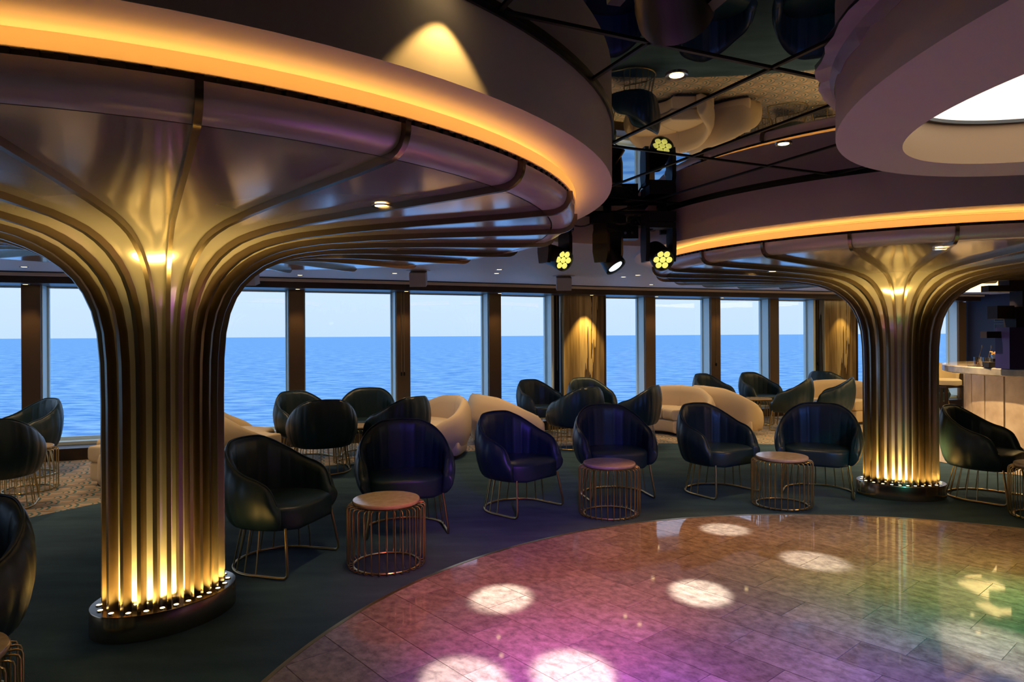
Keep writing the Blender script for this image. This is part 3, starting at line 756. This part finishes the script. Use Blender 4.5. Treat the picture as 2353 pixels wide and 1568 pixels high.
TABLES = [(-0.86, 4.64, 'round stone side table on a brass wire drum beside the near column'),
          (0.837, 5.92, 'round stone side table on a brass wire drum, middle of the dance floor edge'),
          (2.44, 6.19, 'round stone side table on a wire drum between two chairs left of the far column'),
          (4.47, 5.72, 'round stone side table on a wire drum cut off by the right frame edge'),
          (-2.02, 2.36, 'round stone side table on a wire drum in the bottom left corner'),
          (-4.95, 6.97, 'brass wire side table between the two chairs at the left frame edge'),
          (-1.95, 8.45, 'brass wire side table amid the four chairs behind the near column'),
          (0.80, 10.18, 'brass wire side table amid the four chairs at the lit onyx pillar'),
          (4.25, 11.80, 'brass wire side table far right by the windows between paired chairs'),
          (7.25, 12.22, 'brass wire side table behind the bar stool')]
proto = table_proto()
for i, (x, y, lab) in enumerate(TABLES):
    o = proto if i == 0 else copy_tree(proto)
    o.location = (x, y, 0); tag(o, lab, 'side table', 'wire drum side tables')

# ------------------------------------------------------------------ curved sofas
def sofa_proto():
    root = empty('curved_sofa'); HA = radians(50); cxo = 0.72; RO = 1.13; n = 36
    def pt(r, a, z): return (cxo - r * cos(a), r * sin(a), z)
    def sector(r0, r1, a0, a1, z0, z1, rnd, m, name, dome=0.0):
        rows = []; q = 16
        sec = []
        prof = [(r0 + rnd, z0), (r0 + 0.3 * rnd, z0 + 0.3 * rnd), (r0, z0 + rnd), (r0, z1 - rnd), (r0 + 0.3 * rnd, z1 - 0.3 * rnd), (r0 + rnd, z1), ((r0 + r1) / 2, z1 + dome), (r1 - rnd, z1), (r1, z1 - rnd), (r1, z0 + rnd), (r1 - rnd, z0)]
        c = ((r0 + r1) / 2, (z0 + z1) / 2)
        def loop(a, f): return [pt(c[0] + (r_ - c[0]) * f, a, c[1] + (z_ - c[1]) * f) for r_, z_ in prof]
        rows = [loop(a0, .80), loop(a0 + 0.012, .95)] + [loop(a0 + 0.035 + (a1 - a0 - 0.07) * i / q, 1) for i in range(q + 1)] + [loop(a1 - 0.012, .95), loop(a1, .80)]
        b_ = MB(); b_.grid(rows, closed_u=True); k = len(prof); b_.F += [list(range(k)), [len(b_.V) - k + i for i in range(k)]]
        return b_.build(name, m, root, smooth=True, sharp=70)
    sector(0.46, 1.02, -HA * .96, HA * .96, 0.0, 0.055, 0.008, 'sofa_base', 'plinth')
    sector(0.36, 1.08, -HA, HA, 0.05, 0.255, 0.035, 'sofa', 'base')
    for s_ in (-1, 1):
        a0, a1 = (0.004, HA * 1.02) if s_ > 0 else (-HA * 1.02, -0.004)
        sector(0.33, 0.98, a0, a1, 0.258, 0.43, 0.045, 'sofa', 'seat_cushion', 0.012)
    # backrest shell, lower towards the ends which wrap forward as arms
    rows = []; NB = 44; A2 = radians(60)
    for i in range(NB + 1):
        u_ = -1 + 2 * i / NB; a = u_ * A2; s_ = abs(u_)
        zt = interp([0, .35, .6, .8, .93, 1.0], [.77, .75, .67, .565, .48, .40], s_)
        ro = interp([0, .7, 1.0], [RO, RO - .03, RO - .22], s_); th = 0.15
        pf = [(-.085, .06), (-.035, .14), (0, .26), (.02, .40), (.025, .55), (.01, .80), (-.03, .95), (-.07, 1.0), (-.115, .97), (-.14, .85), (-.15, .6), (-.155, .3), (-.16, .08)]
        rows.append([pt(ro + dr, a, (0.06 + v_ * (zt - 0.06)) if v_ > .1 else v_ * 1.0) for dr, v_ in pf])
    def shrink(loop, f):
        k = len(loop); c = [sum(p[q] for p in loop) / k for q in range(3)]; return [tuple(c[q] + (p[q] - c[q]) * f for q in range(3)) for p in loop]
    def push(loop, dd): return [(p[0] + dd * 0.5, p[1] + (dd if p[1] > 0 else -dd) * 0.87, p[2]) for p in loop]
    rows = [push(shrink(rows[0], .5), .03), push(shrink(rows[0], .85), .02)] + rows + [push(shrink(rows[-1], .85), .02), push(shrink(rows[-1], .5), .03)]
    b_ = MB(); b_.grid(rows, closed_u=True); k = len(rows[0]); b_.F += [list(range(k)), [len(b_.V) - k + q for q in range(k)]]
    b_.build('backrest', 'sofa', root, smooth=True, sharp=75)
    for a in (-0.36, 0.0, 0.36):
        zt = interp([0, .35, .6, .8, .93, 1.0], [.77, .75, .67, .565, .48, .40], abs(a) / A2)
        MB().tube([pt(RO - .152, a, .43), pt(RO - .149, a, .06 + .6 * (zt - .06)), pt(RO - .139, a, .06 + .85 * (zt - .06)), pt(RO - .112, a, .06 + .972 * (zt - .06)), pt(RO - .07, a, zt + .001)], 0.004, 5).build('seam', 'sofa', root)
    return root
SOFAS = [(-4.12, 7.62, 202, 'curved cream sofa opening left, just behind the near column'),
         (-3.30, 8.10, 28, 'curved cream sofa turned away, right behind the near column'),
         (-1.02, 9.22, 206, 'curved cream sofa opening left, between the near chairs and the window'),
         (-0.18, 9.75, 28, 'curved cream sofa turned away, back to back with the one opening left'),
         (2.55, 10.85, -132, 'curved cream sofa facing left in the middle distance, right of the lit onyx pillar'),
         (3.36, 11.08, 22, 'curved cream sofa turned away, behind the left-facing one'),
         (5.75, 12.05, -112, 'curved cream sofa far right, partly hidden by the far column')]
proto = sofa_proto()
for i, (x, y, f, lab) in enumerate(SOFAS):
    o = proto if i == 0 else copy_tree(proto)
    o.location = (x, y, 0); o.rotation_euler = (0, 0, radians(f)); k_ = 0.9 if i > 3 else 0.98; o.scale = (k_, k_, 0.95); tag(o, lab, 'sofa', 'curved cream sofas')

# ------------------------------------------------------------------ stage lights on their rig
def head_proto(lens7=True):
    root = empty('moving_head_light')
    MB().box((0, 0, 0.30), (0.22, 0.22, 0.075)).build('base_housing', 'lamp_black', root)
    y_ = MB()
    for s_ in (-1, 1):
        prof = [(-.055, -.06), (.055, -.06), (.072, .03), (.072, .17), (.055, .235), (-.055, .235), (-.072, .17), (-.072, .03)]
        V = [(s_ * 0.095, a, z) for a, z in prof] + [(s_ * 0.128, a, z) for a, z in prof]; k = len(prof)
        y_.add(V, [list(range(k))[::-1], [k + q for q in range(k)]] + [[q, (q + 1) % k, k + (q + 1) % k, k + q] for q in range(k)])
    y_.box((0, 0, 0.235), (0.25, 0.13, 0.045)); y_.lathe([(0.05, 0.25), (0.05, 0.27)], 16)
    y_.build('yoke', 'lamp_black', root)
    hd = empty('head'); hd.parent = root
    MB().lathe([(0.05, 0.13), (0.078, 0.11), (0.086, 0.05), (0.088, -0.06), (0.092, -0.075), (0.092, -0.125), (0.084, -0.128), (0.084, -0.112)], 24).build('housing', 'lamp_black', hd, smooth=True, sharp=35)
    if lens7:
        lm = MB().lathe([(0.0255, -0.108), (0.0255, -0.114), (0.020, -0.122), (0.010, -0.127)], 14).mesh('lens', 'led_lens', True)
        for k in range(7):
            r_ = 0 if k == 0 else 0.054; a = 2 * pi * k / 6; obj('lens', lm, hd, (r_ * cos(a), r_ * sin(a), 0))
    else:
        MB().lathe([(0.062, -0.108), (0.062, -0.116), (0.03, -0.122)], 20).build('lens', 'spot_lens', hd, smooth=True)
    return root, hd
p7, _ = head_proto(True); p1, _ = head_proto(False)
HEADS = [(p7, (0.36, 5.66, 2.205), 36, (0.55, -0.75, -0.35), 'black moving head light with seven yellow lenses, left of the three on the rig'),
         (p1, (0.80, 5.66, 2.205), 52, (0.45, -0.35, -0.75), 'black moving head light with one white lens, middle of the three on the rig'),
         (p7, (1.20, 5.58, 2.205), 8, (0.12, -0.85, -0.45), 'black moving head light with seven yellow lenses, right of the three on the rig'),
         (p1, (0.36, 1.55, 2.37), 15, (0.35, 0.9, -0.35), 'black moving head light hanging under the mirror ceiling near the camera'),
         (p7, (4.9, 3.2, 2.33), 60, (-0.8, 0.25, -0.9), 'black moving head light out on the right of the dance floor'),
         (p7, (3.0, 0.42, 2.05), 0, (-0.3, 0.8, -0.9), 'black moving head light under the oval ring near the camera')]
used = set()
for (pr, loc, rz, aim, lab) in HEADS:
    o = pr if id(pr) not in used else copy_tree(pr); used.add(id(pr))
    o.location = loc; o.rotation_euler = (0, 0, radians(rz))
    h = [c for c in o.children if c.name.startswith('head')][0]
    h.rotation_mode = 'QUATERNION'
    a = Matrix.Rotation(radians(-rz), 3, 'Z') @ Vector(aim); h.rotation_quaternion = a.to_track_quat('-Z', 'Y')
    tag(o, lab, 'stage light', 'moving head stage lights')
    if loc[1] < 5:
        MB().tube([(0, 0, 0.33), (0, 0, min(Z_MIR - loc[2], Z_MIR - loc[2]))], 0.018, 8).build('drop_pipe', 'lamp_black', o)
rig = empty('lighting_rig', (0.80, 5.70, 0)); tag(rig, 'black lighting pipe with power boxes and cables under the mirror ceiling', 'lighting rig')
MB().tube([(-0.62, 0, 2.565), (0.47, 0, 2.565)], 0.024, 10).build('pipe', 'lamp_black', rig, smooth=True)
MB().box((0.47, 0.02, 2.50), (0.05, 0.05, 0.22)).build('drop_post', 'lamp_black', rig)
MB().box((-0.45, 0.02, 2.585), (0.05, 0.05, 0.06)).build('drop_post', 'lamp_black', rig)
for x in (-0.44, 0.0, 0.45): MB().box((x, 0.0, 2.58), (0.06, 0.06, 0.06)).build('clamp', 'lamp_black', rig)
for (x, z, d_) in ((0.20, 2.44, (0.17, 0.13, 0.13)), (0.29, 2.53, (0.15, 0.16, 0.09)), (-0.33, 2.50, (0.13, 0.12, 0.10)), (0.40, 2.49, (0.10, 0.14, 0.07))):
    bx_ = MB().box((x, 0.20, z), d_).build('power_box', 'lamp_black', rig)
    for s_ in (-1, 1): MB().lathe([(0.012, 0), (0.012, 0.02)], 8, c=(x + s_ * 0.03, 0.20 - d_[1] / 2, z - 0.02), M=Matrix.Rotation(radians(90), 3, 'X')).build('plug', 'steel', bx_)
for (a, b2, sag) in ((-0.42, -0.05, .10), (-0.05, 0.24, .08), (0.22, 0.44, .13), (-0.5, -0.30, .12), (0.28, 0.5, .06)):
    MB().tube([(a + (b2 - a) * q / 10, -0.06 - 0.05 * sin(pi * q / 10), 2.54 - sag * sin(pi * q / 10)) for q in range(11)], 0.007, 6).build('cable', 'black', rig, smooth=True)

# ------------------------------------------------------------------ recessed downlights
def dl_proto():
    root = empty('downlight')
    MB().lathe([(0.030, 0), (0.046, 0), (0.046, -0.006), (0.030, -0.003)], 20, cap=False).build('trim_ring', 'steel', root, smooth=True, sharp=40)
    MB().lathe([(0.030, -0.001), (0.029, -0.004)], 18).build('lens', 'downlight_lens', root)
    return root
dproto = dl_proto(); first = True
def downlight(x, y, z, lab, watts=10, cone=75, color=(1.0, 0.62, 0.25)):
    global first
    o = dproto if first else copy_tree(dproto); first = False
    o.location = (x, y, z); tag(o, lab, 'downlight', 'small round downlights')
    if watts: lamp('SPOT', 'downlight_beam', (x, y, z - 0.02), watts, color, (x, y, 0), 0.03, cone, 0.7)
for (x, y, lab) in ((690, 632, 'small round downlight in the ceiling behind the near column, by the window'), (1142, 628, 'small round downlight in the white ceiling left of the stage lights'),
                    (1466, 632, 'small round downlight in the white ceiling right of the stage lights'), (56, 613, 'small round downlight in the ceiling at the far left')):
    px_, py_ = at(x, y, Z_CEIL); downlight(px_, py_, Z_CEIL, lab, 18)
W1 = (1.0, 0.68, 0.34)
for (x, y, w, what) in ((2.24, 10.95, 34, 'over the left-facing cream sofa in the middle distance'), (3.57, 10.46, 34, 'over the gap behind the middle sofas'),
                        (1.55, 9.47, 30, 'over the turned chairs before the lit onyx pillar'), (-0.15, 8.33, 34, 'in front of the cream sofa opening left'),
                        (6.35, 9.45, 80, 'near the bar end, rear of three'), (6.06, 8.90, 80, 'near the bar end, middle of three'), (5.20, 8.70, 170, 'near the bar end, front of three'),
                        (-3.4, 7.6, 40, 'added for fill over the cream sofa behind the near column'), (-1.5, 8.75, 30, 'added for fill over the four chairs behind the near column'), (5.6, 11.5, 34, 'added for fill over the far right cream sofa'),  # unseen downlights on this row are added to lift the ambient light
                        (-5.1, 6.9, 40, 'added for fill over the wire table at the left frame edge'), (-5.2, 4.9, 60, 'added for fill, just left of the near canopy'), (-5.4, 2.6, 60, 'added for fill, left of and well away from the near canopy'), (-1.9, 0.5, 60, 'added for fill, above and behind the near canopy')):  # also added, not seen: warm fill for the left and rear of the room
    downlight(x, y, Z_CEIL, 'small round downlight in the low ceiling ' + what, w, 115, W1)
for (x, y, zz, w, what) in ((-0.80, 4.52, 2.122, 26, 'near canopy above the near side table'), (2.95, 4.70, 2.132, 26, 'far canopy above the dance floor edge'), (-0.57, 3.0, 2.126, 14, 'near canopy beside the dance floor'), (2.35, 6.15, 2.120, 26, 'far canopy above the third side table')):
    downlight(x, y, zz, 'small round downlight set in the ' + what, w, 60, W1)
px_, py_ = at(1558, 172, Z_MIR); downlight(px_, py_, Z_MIR, 'small round downlight in the mirror ceiling above the middle chairs', 14)
px_, py_ = at(1803, 330, Z_MIR); downlight(px_, py_, Z_MIR, 'small round downlight in the mirror ceiling left of the oval ring', 14)
downlight(-0.143, 1.978, Z_MIR, 'small round downlight beside the near ceiling drum, washing its side', 0)
lamp('SPOT', 'wash_beam', (-0.143, 1.978, 2.585), 7, (1.0, 0.60, 0.16), (-0.143, 1.978, 0), 0.008, 84, 0.35)
for i, k in enumerate(ONYX):
    p = SUP[k]; th = wdir(k); q = (p[0] + sin(th) * 0.30, p[1] - cos(th) * 0.30)
    downlight(q[0], q[1], HEAD, 'small round downlight under the beam above the ' + ('lit onyx pillar' if i == 0 else 'second onyx pillar'), 0)
    lamp('SPOT', 'wash_beam', (q[0], q[1], HEAD - 0.03), 80 if i == 0 else 22, (1.0, 0.64, 0.17), (p[0] + sin(th) * 0.12, p[1] - cos(th) * 0.12, 1.2), 0.015, 58, 0.6)
for k in (8, 10, 11, 12, 14, 15):                                 # beam downlights grazing the window posts
    p = SUP[k]; th = wdir(k); q = (p[0] + sin(th) * 0.20, p[1] - cos(th) * 0.20)
    lab = {8: 'far left post', 10: 'post right of the near column', 11: 'post with two blind cords', 12: 'post left of the lit onyx pillar', 14: 'post right of the lit onyx pillar', 15: 'post with the short blind cord'}[k]
    downlight(q[0], q[1], HEAD, 'small round downlight under the beam at the ' + lab, 9, 70)
# ceiling speakers
sp_first = None
for i, (x, y, lab) in enumerate(((962, 622, 'white box speaker hanging from the ceiling near the near canopy edge'), (1296, 634, 'white box speaker hanging from the ceiling below the stage lights'), (572, 618, 'white box speaker hanging from the ceiling half hidden by the near column'))):
    px_, py_ = at(x, y, Z_CEIL)
    if sp_first is None:
        s_ = sp_first = empty('ceiling_speaker')
        M_ = Matrix.Rotation(radians(14), 3, 'X')
        MB().box((0, 0, -0.105), (0.20, 0.16, 0.17), M=M_).build('cabinet', 'speaker_white', s_)
        MB().lathe([(0.15, -0.006), (0.15, 0.0)], 24).build('ceiling_plate', 'speaker_white', s_)
        MB().box((0, 0.03, -0.02), (0.05, 0.04, 0.05)).build('bracket', 'speaker_white', s_)
    else: s_ = copy_tree(sp_first)
    s_.location = (px_, py_, Z_CEIL); tag(s_, lab, 'speaker', 'ceiling speakers')
# blind cords on the posts
for (k, offs, zb, lab) in ((11, (-0.035, 0.01), 1.0, 'pair of thin blind cords hanging on a dark window post'), (15, (0.0,), 1.02, 'single blind cord on the window post above the far chairs'), (13, (-0.475,), 0.95, 'blind cord in the channel left of the lit onyx pillar'), (17, (-0.475,), 0.98, 'blind cord in the channel left of the second onyx pillar')):
    p = SUP[k]; e_ = empty('blind_cord', (p[0], p[1], 0), wdir(k)); tag(e_, lab, 'blind cord')
    for o_ in offs:
        yy = -0.012 if k not in ONYX else 0.06
        MB().tube([(o_, yy, HEAD), (o_, yy, zb)], 0.003, 5).build('cord', 'brass', e_)
        MB().lathe([(0.006, zb - 0.06), (0.013, zb - 0.05), (0.013, zb - 0.01), (0.006, zb)], 8, c=(o_, yy, 0)).build('weight', 'black', e_)

# ------------------------------------------------------------------ bar
BC = (8.0, 9.2); BR = 1.87; BZ = 1.10
bar = empty('bar_counter', (*BC, 0)); tag(bar, 'rounded bar counter with a stone top and pale marble panels', 'bar')
MB().lathe([(BR - 0.03, BZ - 0.105), (BR, BZ - 0.09), (BR, BZ - 0.012), (BR - 0.012, BZ), (BR - 0.03, BZ + 0.001)], 96).build('worktop', 'stone_edge', bar, smooth=True, sharp=35)
MB().lathe([(BR - 0.025, BZ + 0.001), (BR - 0.025, BZ + 0.003)], 96).build('worktop_surface', 'bar_top', bar)
MB().lathe([(1.555, 0.0), (1.555, BZ - 0.1)], 80).build('core', 'plinth_metal', bar)
NPB = 30
pnl = MB(); st = 2 * pi / NPB * 0.5 - 0.008
pnl.prism([(1.60 * cos(a), 1.60 * sin(a)) for a in (-st, -st / 2, 0, st / 2, st)] + [(1.556 * cos(a), 1.556 * sin(a)) for a in (st, 0, -st)], 0.08, BZ - 0.104)
pme = pnl.mesh('marble_panel', 'bar_marble')
for k in range(NPB): obj('marble_panel', pme, bar, (0, 0, 0), 2 * pi * (k + 0.35) / NPB)
# bar stool
st_ = empty('bar_stool', (7.30, 11.55, 0), radians(-70)); tag(st_, 'cream upholstered bar stool with dark wooden legs behind the bar end', 'bar stool')
rows = []
for i in range(21):
    a = radians(-105) + radians(210) * i / 20; s_ = abs(i - 10) / 10; zt = interp([0, .5, 1], [1.06, 1.02, .86], s_)
    rows.append([(-0.25 * cos(a), 0.27 * sin(a), .70), (-0.27 * cos(a), 0.29 * sin(a), .86), (-0.28 * cos(a), 0.30 * sin(a), zt), (-0.24 * cos(a), 0.26 * sin(a), zt + .005), (-0.215 * cos(a), 0.235 * sin(a), .86), (-0.21 * cos(a), 0.23 * sin(a), .72)])
b_ = MB(); b_.grid(rows, closed_u=True); b_.F += [list(range(6)), [len(b_.V) - 6 + q for q in range(6)]]
b_.build('backrest', 'stool_cream', st_, smooth=True, sharp=50)
MB().lathe([(0.20, .67), (0.235, .69), (0.235, .76), (0.20, .785)], 24, c=(0.03, 0, 0)).build('seat', 'stool_cream', st_, smooth=True, sharp=50)
MB().box((0, 0, .66), (.46, .48, .035)).build('seat_rail', 'dark_wood', st_)
for sx_ in (-1, 1):
    for sy_ in (-1, 1):
        MB().tube([(sx_ * .19, sy_ * .19, .66), (sx_ * .215, sy_ * .215, 0.0)], [0.028, 0.019], 6).build('leg', 'dark_wood', st_)
MB().tube([(.21, -.2, .25), (.21, .2, .25)], 0.012, 6).build('footrest', 'brass', st_)
# things on the bar
def on_bar(x, d): X = (x - 1176.5) / F_PX * d; return (X, d, BZ + 0.0035)
def glass(x, d, lab):
    e_ = empty('cocktail_glass', on_bar(x, d)); tag(e_, lab, 'glass')
    MB().lathe([(0.036, 0.0), (0.042, 0.005), (0.048, 0.115), (0.046, 0.115), (0.040, 0.012)], 20).build('tumbler', 'tumbler', e_, smooth=True, sharp=40)
    MB().lathe([(0.039, 0.012), (0.042, 0.06)], 16).build('drink', 'brown_drink', e_, smooth=True, sharp=40)
    MB().tube([(-0.01, 0, 0.012), (0.06, 0, 0.24)], 0.0028, 5).build('stirrer', 'brass', e_)
    MB().box((0.062, 0, 0.255), (0.012, 0.004, 0.04)).build('stirrer_paddle', 'brass', e_)
glass(2246, 9.3, 'cut tumbler with a gold stirrer on the bar, left of two'); glass(2267, 9.1, 'cut tumbler with a gold stirrer on the bar, right of two')
e_ = empty('bar_tray', on_bar(2252, 9.22)); tag(e_, 'dark round tray under the tumblers on the bar', 'tray')
e_.location.z -= 0.0
MB().lathe([(0.14, 0.0), (0.15, 0.004), (0.15, 0.006), (0.135, 0.006)], 28).build('tray_dish', 'dark_wood', e_)
for o in bpy.data.objects:
    if o.name.startswith('cocktail_glass'): o.location.z += 0.0065
e_ = empty('snack_cup', on_bar(2287, 9.0)); tag(e_, 'steel cup of golden snacks on the bar beside the tumblers', 'cup')
MB().lathe([(0.040, 0.0), (0.050, 0.16), (0.047, 0.16), (0.038, 0.01)], 20).build('cup', 'steel', e_, smooth=True, sharp=40)
sn = MB()
for k in range(26):
    a = random.random() * 6.3; r_ = 0.055 * sqrt(random.random()); sn.box((r_ * cos(a), r_ * sin(a), 0.165 + random.random() * 0.035), (0.022, 0.018, 0.012), a)
sn.build('snacks', 'snack', e_)['kind'] = 'stuff'
e_ = empty('napkin_caddy', on_bar(2284, 8.86)); tag(e_, 'low black caddy on the bar in front of the snack cup', 'caddy')
MB().box((0, 0, 0.035), (0.22, 0.12, 0.07)).build('caddy_box', 'black', e_); MB().box((0.05, 0.03, 0.09), (0.12, 0.05, 0.05)).build('caddy_back', 'black', e_)
# stacked block sculpture
D = 8.55; S_ = D / F_PX
tw = empty('block_sculpture', (ray(2350, D)[0], D, BZ + 0.0035)); tag(tw, 'tall dark sculpture of cantilevered navy blocks standing on the bar', 'sculpture')
def blk(x0, x1, y0, y1, dy, dep, m):
    z0, z1 = CAM_H - (y1 - 765.5) * S_, CAM_H - (y0 - 765.5) * S_; z0 = max(z0, BZ + 0.0035)
    MB().box((((x0 + x1) / 2 - 2350) * S_, dy, (z0 + z1) / 2 - BZ - 0.0035), ((x1 - x0) * S_, dep, z1 - z0)).build('block', m, tw)
blk(2303, 2348, 753, 850, 0.0, 0.25, 'navy_block'); blk(2348, 2420, 753, 850, -0.02, 0.22, 'navy_block')
blk(2326, 2420, 706, 753, 0.04, 0.22, 'dark_block'); blk(2270, 2326, 762, 777, 0.08, 0.12, 'dark_block'); blk(2287, 2326, 703, 733, 0.05, 0.18, 'dark_block')
blk(2335, 2420, 670, 706, 0.0, 0.22, 'dark_block'); blk(2271, 2335, 656, 670, 0.06, 0.14, 'dark_block'); blk(2320, 2420, 626, 670, 0.1, 0.2, 'dark_block')
blk(2352, 2440, 618.5, 626, 0.0, 0.22, 'dark_block')
# luminous ceiling strips above the bar
for i, (y0, y1, x0, x1) in enumerate(((9.2, 9.75, 6.6, 9.6), (9.95, 10.6, 6.9, 9.9), (10.85, 11.6, 7.2, 10.1), (11.9, 12.6, 7.6, 10.2))):
    e_ = empty('light_panel_strip', ((x0 + x1) / 2, (y0 + y1) / 2, Z_CEIL - 0.03)); tag(e_, 'warm glowing ceiling strip above the bar, number %s from the lounge' % ('one', 'two', 'three', 'four')[i], 'ceiling light', 'glowing strips above the bar')
    e_['label'] = ('nearest', 'second', 'third', 'rearmost')[i] + ' warm glowing ceiling strip above the bar'
    MB().box((0, 0, -0.012), (x1 - x0, y1 - y0, 0.02)).build('diffuser', 'bar_light', e_)
    MB().box((0, 0, 0.014), (x1 - x0 + 0.08, y1 - y0 + 0.08, 0.03)).build('housing', 'soffit_paint', e_)
